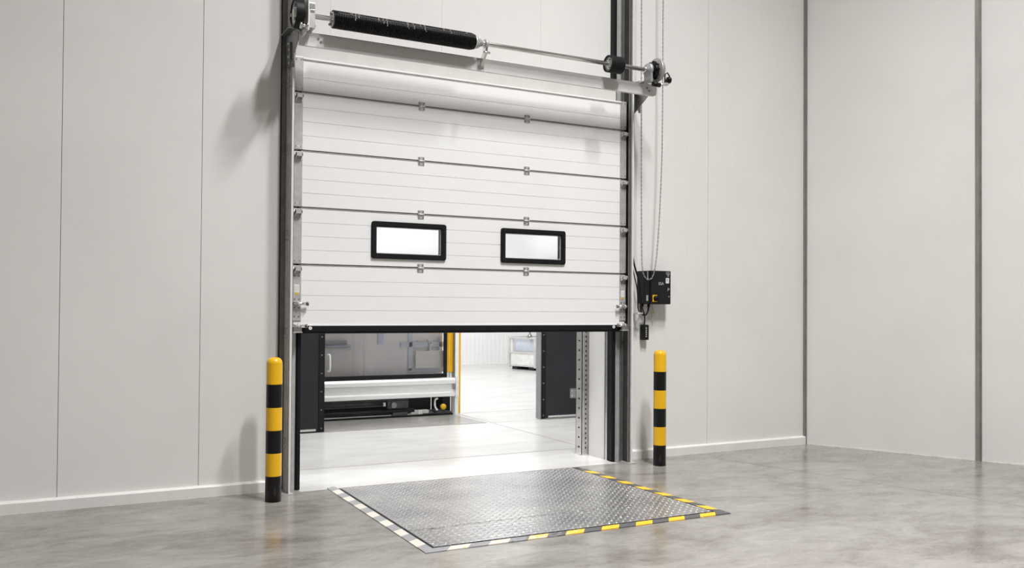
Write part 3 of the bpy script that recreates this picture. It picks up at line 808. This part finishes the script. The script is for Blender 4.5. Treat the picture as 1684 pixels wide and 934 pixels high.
# ------------------------------------------------------------------ dock leveller
lv = thing('dock_leveller', 'steel tread plate dock leveller set flush in the floor with a hazard striped frame', 'dock leveller', (3.27, 6.1, 0))
ox0, ox1, oy0, ix0, ix1, iy0 = 2.057, 4.475, 5.045, 2.133, 4.402, 5.125
yb = 7.150
b = MB(); b.box(ox0 + .01, ox1 - .01, oy0 + .01, yb, .0005, .0030, GAPB); b.done('pit_bed', lv)
ZT = .0058
def stripes(kind):
    b = MB()
    def quad(P, m):
        vs = [b.bm.verts.new((p[0], p[1], ZT)) for p in P]; vs2 = [b.bm.verts.new((p[0], p[1], .0005)) for p in P]
        n = len(P); fs = [b.bm.faces.new(vs)] + [b.bm.faces.new((vs[i], vs2[i], vs2[(i + 1) % n], vs[(i + 1) % n])) for i in range(n)]
        b._faces(fs, m)
    if kind == 'front':
        A, B_, n, sl = ox0, ox1, 17, -.06
        pts = [A + (B_ - A) * k / n for k in range(n + 1)]
        for k in range(n):
            o0 = [pts[k], oy0]; o1 = [pts[k + 1], oy0]
            def inn(x): return min(max(x - sl, ix0), ix1)
            i0 = inn(pts[k]) if k else ix0; i1 = inn(pts[k + 1]) if k < n - 1 else ix1
            quad([o0, o1, (i1, iy0), (i0, iy0)], HGREY if k % 2 == 0 else WYEL)
    else:
        xo, xi = (ox0, ix0) if kind == 'left' else (ox1, ix1)
        n = 15; ye = 7.22 if kind == 'left' else 7.05
        pts = [oy0 + (ye - oy0) * k / n for k in range(n + 1)]; sl = .045 if kind == 'left' else .045
        for k in range(n):
            i0 = (pts[k] + sl) if k else iy0; i1 = (pts[k + 1] + sl)
            P = [(xo, pts[k]), (xi, max(i0, iy0)), (xi, i1), (xo, pts[k + 1])]
            if kind == 'left': P = P[::-1]
            quad(P[::-1], HGREY if k % 2 == 0 else WYEL)
    return b
for kd in ('left', 'right', 'front'): stripes(kd).done('hazard_frame', lv)
YH = 5.583
b = MB(); b.box(ix0 + .020, ix1 - .018, YH + .006, yb - .004, .003, .0075, PLATE, .0015); b.done('deck_plate', lv)
b = MB()
b.box(ix0 + .020, 2.285, iy0 + .020, YH - .006, .003, .0075, PLATE, .0015)
b.box(2.375, ix1 - .018, iy0 + .020, YH - .006, .003, .0075, PLATE, .0015)
b.box(2.285, 2.375, iy0 + .020, YH - .075, .003, .0075, PLATE)
b.done('lip_plate', lv)
b = MB(); b.box(2.287, 2.373, YH - .073, YH - .006, .0031, .0045, GAPB); b.box(2.296, 2.372, YH - .060, YH - .014, .0045, .0068, PLATE)
b.tube([(2.291, YH - .010, .006), (2.291, YH - .067, .006), (2.369, YH - .067, .006)], .0025, GALV, 8)
b.done('lifting_handle', lv)
b = MB()
for k in range(26):
    x = ix0 + .02 + k * .087; b.cyl((x, YH, .004), (x + .07, YH, .004), .005, DSTEEL, n=10)
b.done('hinge_rod', lv)

# ------------------------------------------------------------------ things in the opening and beyond
col = thing('steel_upright', 'perforated galvanised steel upright standing behind the white door reveal', 'steel post', (4.94, 7.82, 0))
b = MB()
b.box(4.882, 5.00, 7.757, 7.763, .006, 3.2, GALV); b.box(4.882, 4.888, 7.757, 7.875, .006, 3.2, BSTEEL); b.box(4.99, 5.0, 7.757, 7.875, .006, 3.2, GALV)  # left face in brighter steel, painting in the hall light on it
b.box(4.882, 4.91, 7.869, 7.875, .006, 3.2, GALV)
for k in range(62):
    z = .06 + k * .05
    b.box(4.922, 4.934, 7.7545, 7.758, z, z + .022, MDARK)
    if k % 2 == 0: b.box(4.8795, 4.883, 7.80, 7.825, z + .01, z + .026, MDARK)
b.box(4.912, 4.917, 7.751, 7.758, .006, 3.2, BSTEEL)
b.done('channel', col)
b = MB(); b.box(4.86, 5.02, 7.74, 7.89, 0, .007, GALV, .002); b.cyl((4.87, 7.76, .007), (4.87, 7.76, .02), .009, GALV, n=8); b.done('base_plate', col)

def leaf(x0, x1, edge_left, label):
    t = thing('charcoal_leaf', label, 'door leaf', ((x0 + x1) / 2, 10.5, 0), 'charcoal leaves either side of the inner doorway')
    y0, y1 = 10.50, 10.62
    b = MB()
    a, c = (x0 + .076, x1) if edge_left else (x0, x1 - .076)
    b.box(a, c, y0, y1, .012, 2.12, DLEAF, .003)
    b.done('leaf_panel', t)
    b = MB()
    e0, e1 = (x0, x0 + .076) if edge_left else (x1 - .076, x1)
    b.box(e0 + .002, e1, y0 - .004, y1 - .01, .006, 2.12, RUBBER, .003)
    for z in [k * .22 + .05 for k in range(10)]: b.cyl(((e0 + e1) / 2, y0 - .008, z), ((e0 + e1) / 2, y0 - .003, z), .009, DSTEEL, n=8)
    b.done('edge_strip', t)
    if edge_left:
        b = MB(); b.box(x0 - .006, x0 + .002, y0, y1 + .01, .006, 2.12, LEAFEDGE, .001); b.done('edge_face', t)  # side paler than the leaf: light from the hall put into its colour
    b = MB()
    ka, kc = (x0 + .10, x1 - .1) if edge_left else (x0 + .5, x1 - .11)
    b.box(ka, kc, y0 - .03, y0 - .001, .022, .048, BSTEEL, .003)
    b.done('bottom_bar', t)
    if edge_left:
        b = MB(); b.box(6.41, 6.56, y0 - .010, y0, .268, .405, LEAFEDGE, .012)
        for z in (.30, .37): b.cyl((6.44, y0 - .016, z), (6.44, y0 - .009, z), .012, BSTEEL, n=10)
        b.done('hinge_plate', t)
leaf(1.95, 2.950, False, 'charcoal door leaf with black edge strip at the left of the inner doorway')
leaf(5.950, 7.00, True, 'charcoal door leaf with a metal hinge plate behind the steel upright at the right')

# glazed machine enclosure
mc = thing('machine_enclosure', 'glazed machine enclosure with pale aluminium beam and yellow corner posts beyond the doorway', 'machine', (4.1, 11.6, 0))
YM = 11.5; XM0 = 2.6
def P(name, fn):
    b = MB(); fn(b); return b.done(name, mc)
b = MB()
b.box(XM0, 4.99, YM, YM + .03, .53, .585, BLACK, .004); b.box(4.94, 4.99, YM, YM + .03, .585, 2.15, BLACK, .004); b.box(XM0, 4.99, YM, YM + .03, 2.10, 2.16, BLACK, .004)
b.done('glazing_frame', mc)
P('glass_pane', lambda b: b.box(XM0, 4.945, YM + .008, YM + .014, .58, 2.11, SGLASS))
def inner(b):
    b.box(XM0, 5.0, YM + .20, YM + .23, .3, 2.15, MGREY)
P('back_panel', inner)
def chan(b):
    b.box(4.02, 4.10, YM + 0.162, YM + 0.200, 1.0, 2.1, MBLUE, .004); b.box(4.47, 4.53, YM + 0.162, YM + 0.200, .62, 2.1, MBLUE, .004)
    b.box(4.35, 5.0, YM + 0.162, YM + 0.190, .955, 1.03, MBLUE, .004); b.box(4.47, 5.0, YM + 0.162, YM + 0.190, .60, .66, MBLUE, .004); b.box(4.93, 4.98, YM + 0.162, YM + 0.200, .7, 1.1, MBLUE, .004)
P('blue_channel', chan)
def plate(b):
    b.box(4.553, 4.985, YM + 0.100, YM + 0.115, .660, .905, MPLATE, .003); b.box(4.60, 4.64, YM + 0.115, YM + 0.200, .7, .8, MMID)
P('pale_plate', plate)
def brk(b):
    b.box(4.765, 4.800, YM + 0.120, YM + 0.162, .90, 1.00, GALV, .003); b.tube([(4.74, YM + 0.140, 1.06), (4.775, YM + 0.140, 1.0), (4.785, YM + 0.140, .92)], .009, GALV, 6); b.tube([(4.85, YM + 0.140, 1.06), (4.80, YM + 0.140, 1.0), (4.785, YM + 0.140, .92)], .009, GALV, 6)
    b.box(4.60, 4.80, YM + 0.140, YM + 0.162, 1.03, 1.045, GALV)
P('bracket', brk)
def cyl_(b):
    b.cyl((3.0, YM + 0.120, 1.035), (3.56, YM + 0.120, 1.035), .028, LABELG, n=14); b.cyl((3.2, YM + 0.150, .985), (3.62, YM + 0.150, .985), .022, MBLUE, n=12)
P('piston', cyl_)
def hdl(b): b.tube(spline([(3.275, YM - .002, .66), (3.285, YM - .05, .68), (3.285, YM - .05, .86), (3.27, YM - .002, .88)], 6), .012, WPLAST, 8)
P('handle', hdl)
def beamf(b):
    y = YM - .05
    b.prism([(y, .262), (y - .02, .270), (y - .02, .318), (y, .325), (y + .012, .335), (y + .012, .432), (y, .442), (y - .022, .448), (y - .022, .498), (y, .525), (y + .08, .525), (y + .08, .262)], XM0, 5.085, ALU, 'x')
    b.box(5.06, 5.078, y - .028, y, .36, .44, DSTEEL, .003)
P('aluminium_beam', beamf)
def dark(b):
    b.box(XM0, 5.085, YM + .35, YM + .37, 0, .3, MDARK); b.box(5.07, 5.085, YM + .10, YM + .36, 0, .3, MMID)
    b.cyl((XM0, YM + .12, .19), (4.45, YM + .12, .19), .045, MMID, n=16)
    b.cyl((XM0, YM + .02, .085), (4.5, YM + .02, .085), .03, MDARK, n=14)
    b.box(4.12, 4.42, YM + .02, YM + .12, .12, .22, MMID, .01); b.cyl((4.2, YM - .01, .17), (4.2, YM + .03, .17), .04, DSTEEL, n=14)
    b.box(4.05, 4.08, YM, YM + .02, .16, .21, GALV); b.box(4.45, 4.72, YM, YM + .08, .035, .085, GALV, .006); b.box(4.55, 4.62, YM - .01, YM + .02, .03, .09, BSTEEL, .004)
    b.box(4.18, 4.40, YM - .01, YM + .06, .02, .07, MMID, .008)
    b.prism([(4.72, .05), (5.06, .05), (5.06, .03), (4.72, .03)], YM - .02, YM + .35, MMID, 'y')
P('drive_gear', dark)
P('base_rail', lambda b: b.box(XM0, 5.07, YM - .03, YM + .0, .0, .028, BLACK, .003))
def clip(b):
    b.box(4.735, 4.748, YM - .02, YM, .09, .262, BSTEEL, .002)
    b.tube(spline([(4.84, YM - .02, .24), (4.80, YM - .025, .22), (4.80, YM - .025, .13), (4.835, YM - .02, .075)], 6), .014, WPLAST, 8)
    b.tube(spline([(4.76, YM - .02, .08), (4.80, YM - .02, .055), (4.86, YM - .02, .07)], 6), .010, BLACK, 6)
P('cable_clip', clip)
P('yellow_knob', lambda b: (b.lathe((4.93, YM + .01, .12), (0, -1, 0), [(0, .04), (.03, .042), (.05, .036), (.05, 0)], YEL, 18)))
def yp(b):
    b.box(4.992, 5.086, YM + .02, YM + .10, .60, 2.16, YEL, .006)
    for x in (5.015, 5.045): b.box(x, x + .006, YM + .014, YM + .021, .70, 2.16, YEL, .001)
P('yellow_post', yp)
P('post_shoe', lambda b: (b.box(5.0, 5.03, YM + .03, YM + .08, .525, .62, ALU, .003), b.box(5.045, 5.08, YM + .03, YM + .08, .525, .66, ALU, .003)))
P('white_post', lambda b: (b.box(5.090, 5.142, YM - .06, YM + .10, .0, 2.16, WPLAST, .004), b.box(5.084, 5.091, YM - .05, YM + .1, .5, 2.16, DSTEEL), b.box(5.095, 5.14, YM - .075, YM - .055, .24, .55, ALU, .004)))
P('yellow_edge_strip', lambda b: b.box(5.148, 5.192, YM - .02, YM + .06, .012, 2.16, YEL, .005))
# lighter apron slab in front of the machine
ap = MB(); ap.prism([(2.0, 10.47), (5.12, 10.47), (5.06, 11.46), (2.0, 11.46)], .0002, .004, APRON)
tag(ap.done('apron_plate', loc=(4, 11, 0)), 'low grey concrete apron slab on the floor in front of the machine', 'floor slab')

# storage cage by the far wall
cg = thing('storage_cage', 'pale grey storage cage with white lower liners near the far wall', 'storage cage', (10.6, 19.6, 0))
ang = math.atan2(-0.97, 0.24)
Mx = Matrix.Translation((10.28, 19.75, 0)) @ Matrix.Rotation(ang, 4, 'Z')    # local x runs along the long face towards the viewer
W_, D_, Hc = 1.9, 0.95, 0.80
def cbx(b, x0, x1, y0, y1, z0, z1, m, bv=0): b.box(x0, x1, y0, y1, z0, z1, m, bv, Mx)
b = MB()
for x in (0, W_ / 2, W_):
    for y in (0, D_): cbx(b, x - .03, x + .03, y - .03, y + .03, .06, Hc, CAGE)
for z in (.08, .40, Hc - .03):
    for y in (0, D_): cbx(b, -.03, W_ + .03, y - .025, y + .025, z, z + .045, CAGE)
    for x in (0, W_): cbx(b, x - .025, x + .025, 0, D_, z, z + .045, CAGE)
b.done('frame', cg)
for k in range(2):
    b = MB(); cbx(b, .05 + k * .95, .90 + k * .95, -.012, .012, .12, .40, CLOTH); b.done('lower_liner', cg)
    b = MB(); cbx(b, .10 + k * .95, .86 + k * .95, .10, .12, .45, .76, MBLUE); cbx(b, .03 + k * .95, .10 + k * .95, 0, .1, .44, .77, CLOTH); b.done('mesh_window', cg)
b = MB(); cbx(b, .01, .03, .05, D_ - .05, .12, .76, CAGE); cbx(b, 0, W_, .02, D_, .08, .1, CAGE); b.done('side_panel', cg)
b = MB()
for x in (.1, .7, 1.2, 1.75): cbx(b, x, x + .2, 0, D_, 0, .07, MDARK)
b.done('skid', cg)
pp = thing('thin_pole', 'thin grey pole with a small cone foot rising from the far storage cage', 'pole', (10.55, 19.2, .82))
b = MB(); b.lathe((10.47, 19.05, .815), (0, 0, 1), [(0, 0), (0, .075), (.03, .06), (.10, .018), (.10, 0)], DSTEEL, 16); b.done('cone_foot', pp)
b = MB(); b.cyl((10.47, 19.05, .91), (10.47, 19.05, 3.6), .014, DSTEEL, n=10); b.done('rod', pp)

# ------------------------------------------------------------------ light
def area(name, loc, sx, sy, power, col=(1, 1, 1), rot=(0, 0, 0), spread=180):
    l = bpy.data.lights.new(name, 'AREA'); l.shape = 'RECTANGLE'; l.size = sx; l.size_y = sy; l.energy = power; l.color = col; l.spread = math.radians(spread)
    o = bpy.data.objects.new(name, l); COL.objects.link(o); o.location = loc; o.rotation_euler = rot; return o
WARM = (1.0, 0.992, 0.984)
area('bay_lamp_and_fill', (3.3, 1.0, 9.7), .40, 1.3, 520, WARM, spread=120)
area('bay_lamp_and_fill', (4.4, 2.8, 9.7), .40, 1.3, 388, WARM, spread=120)
for y in (-3.0, -6.5): area('bay_lamp_and_fill', (3.9, y, 9.7), .45, 1.5, 35, WARM, spread=120)
for y in (2.2, -3.5): area('bay_lamp_and_fill', (-3.4, y, 9.7), .45, 1.5, 30, WARM, spread=120)  # left row is unseen fill, added to lift the walls and floor
for x in (0.5, 4.5, 9.0):
    for y, p in ((9.3, 165), (13.2, 130), (17.5, 180)): area('hall_lamp', (x, y, 6.3), 1.2, 1.2, p, (1, 1, 1))
w = bpy.data.worlds.new('World'); S.world = w; w.use_nodes = True
w.node_tree.nodes['Background'].inputs[0].default_value = (.9, .92, 1, 1); w.node_tree.nodes['Background'].inputs[1].default_value = .2

# ------------------------------------------------------------------ camera
F_, YAW, PITCH, ROLL, PCY = 1451.90274, 0.482072670, 0.0148792198, 0.00679964605, 486.741841
f = Vector((math.sin(YAW), math.cos(YAW), 0)); r = Vector((math.cos(YAW), -math.sin(YAW), 0)); u = Vector((0, 0, 1))
f2 = f * math.cos(PITCH) + u * math.sin(PITCH); u2 = -f * math.sin(PITCH) + u * math.cos(PITCH)
r3 = r * math.cos(ROLL) + u2 * math.sin(ROLL); u3 = -r * math.sin(ROLL) + u2 * math.cos(ROLL)
cd = bpy.data.cameras.new('camera'); cam = bpy.data.objects.new('camera', cd); COL.objects.link(cam)
M = Matrix((r3, u3, -f2)).transposed().to_4x4(); M.translation = Vector((0, 0, 1.5)); cam.matrix_world = M
cd.sensor_fit = 'HORIZONTAL'; cd.sensor_width = 36; cd.lens = 36 * F_ / 1684; cd.shift_y = (PCY - 467) / 1684
cd.clip_start = .05; cd.clip_end = 200
S.camera = cam
S.view_settings.view_transform = 'Standard'; S.view_settings.look = 'None'; S.view_settings.exposure = 0; S.view_settings.gamma = 1
S.view_settings.use_curve_mapping = False
S.cycles.use_denoising = True
S.cycles.max_bounces = 10; S.cycles.diffuse_bounces = 6; S.cycles.glossy_bounces = 4
S.cycles.sample_clamp_indirect = 6
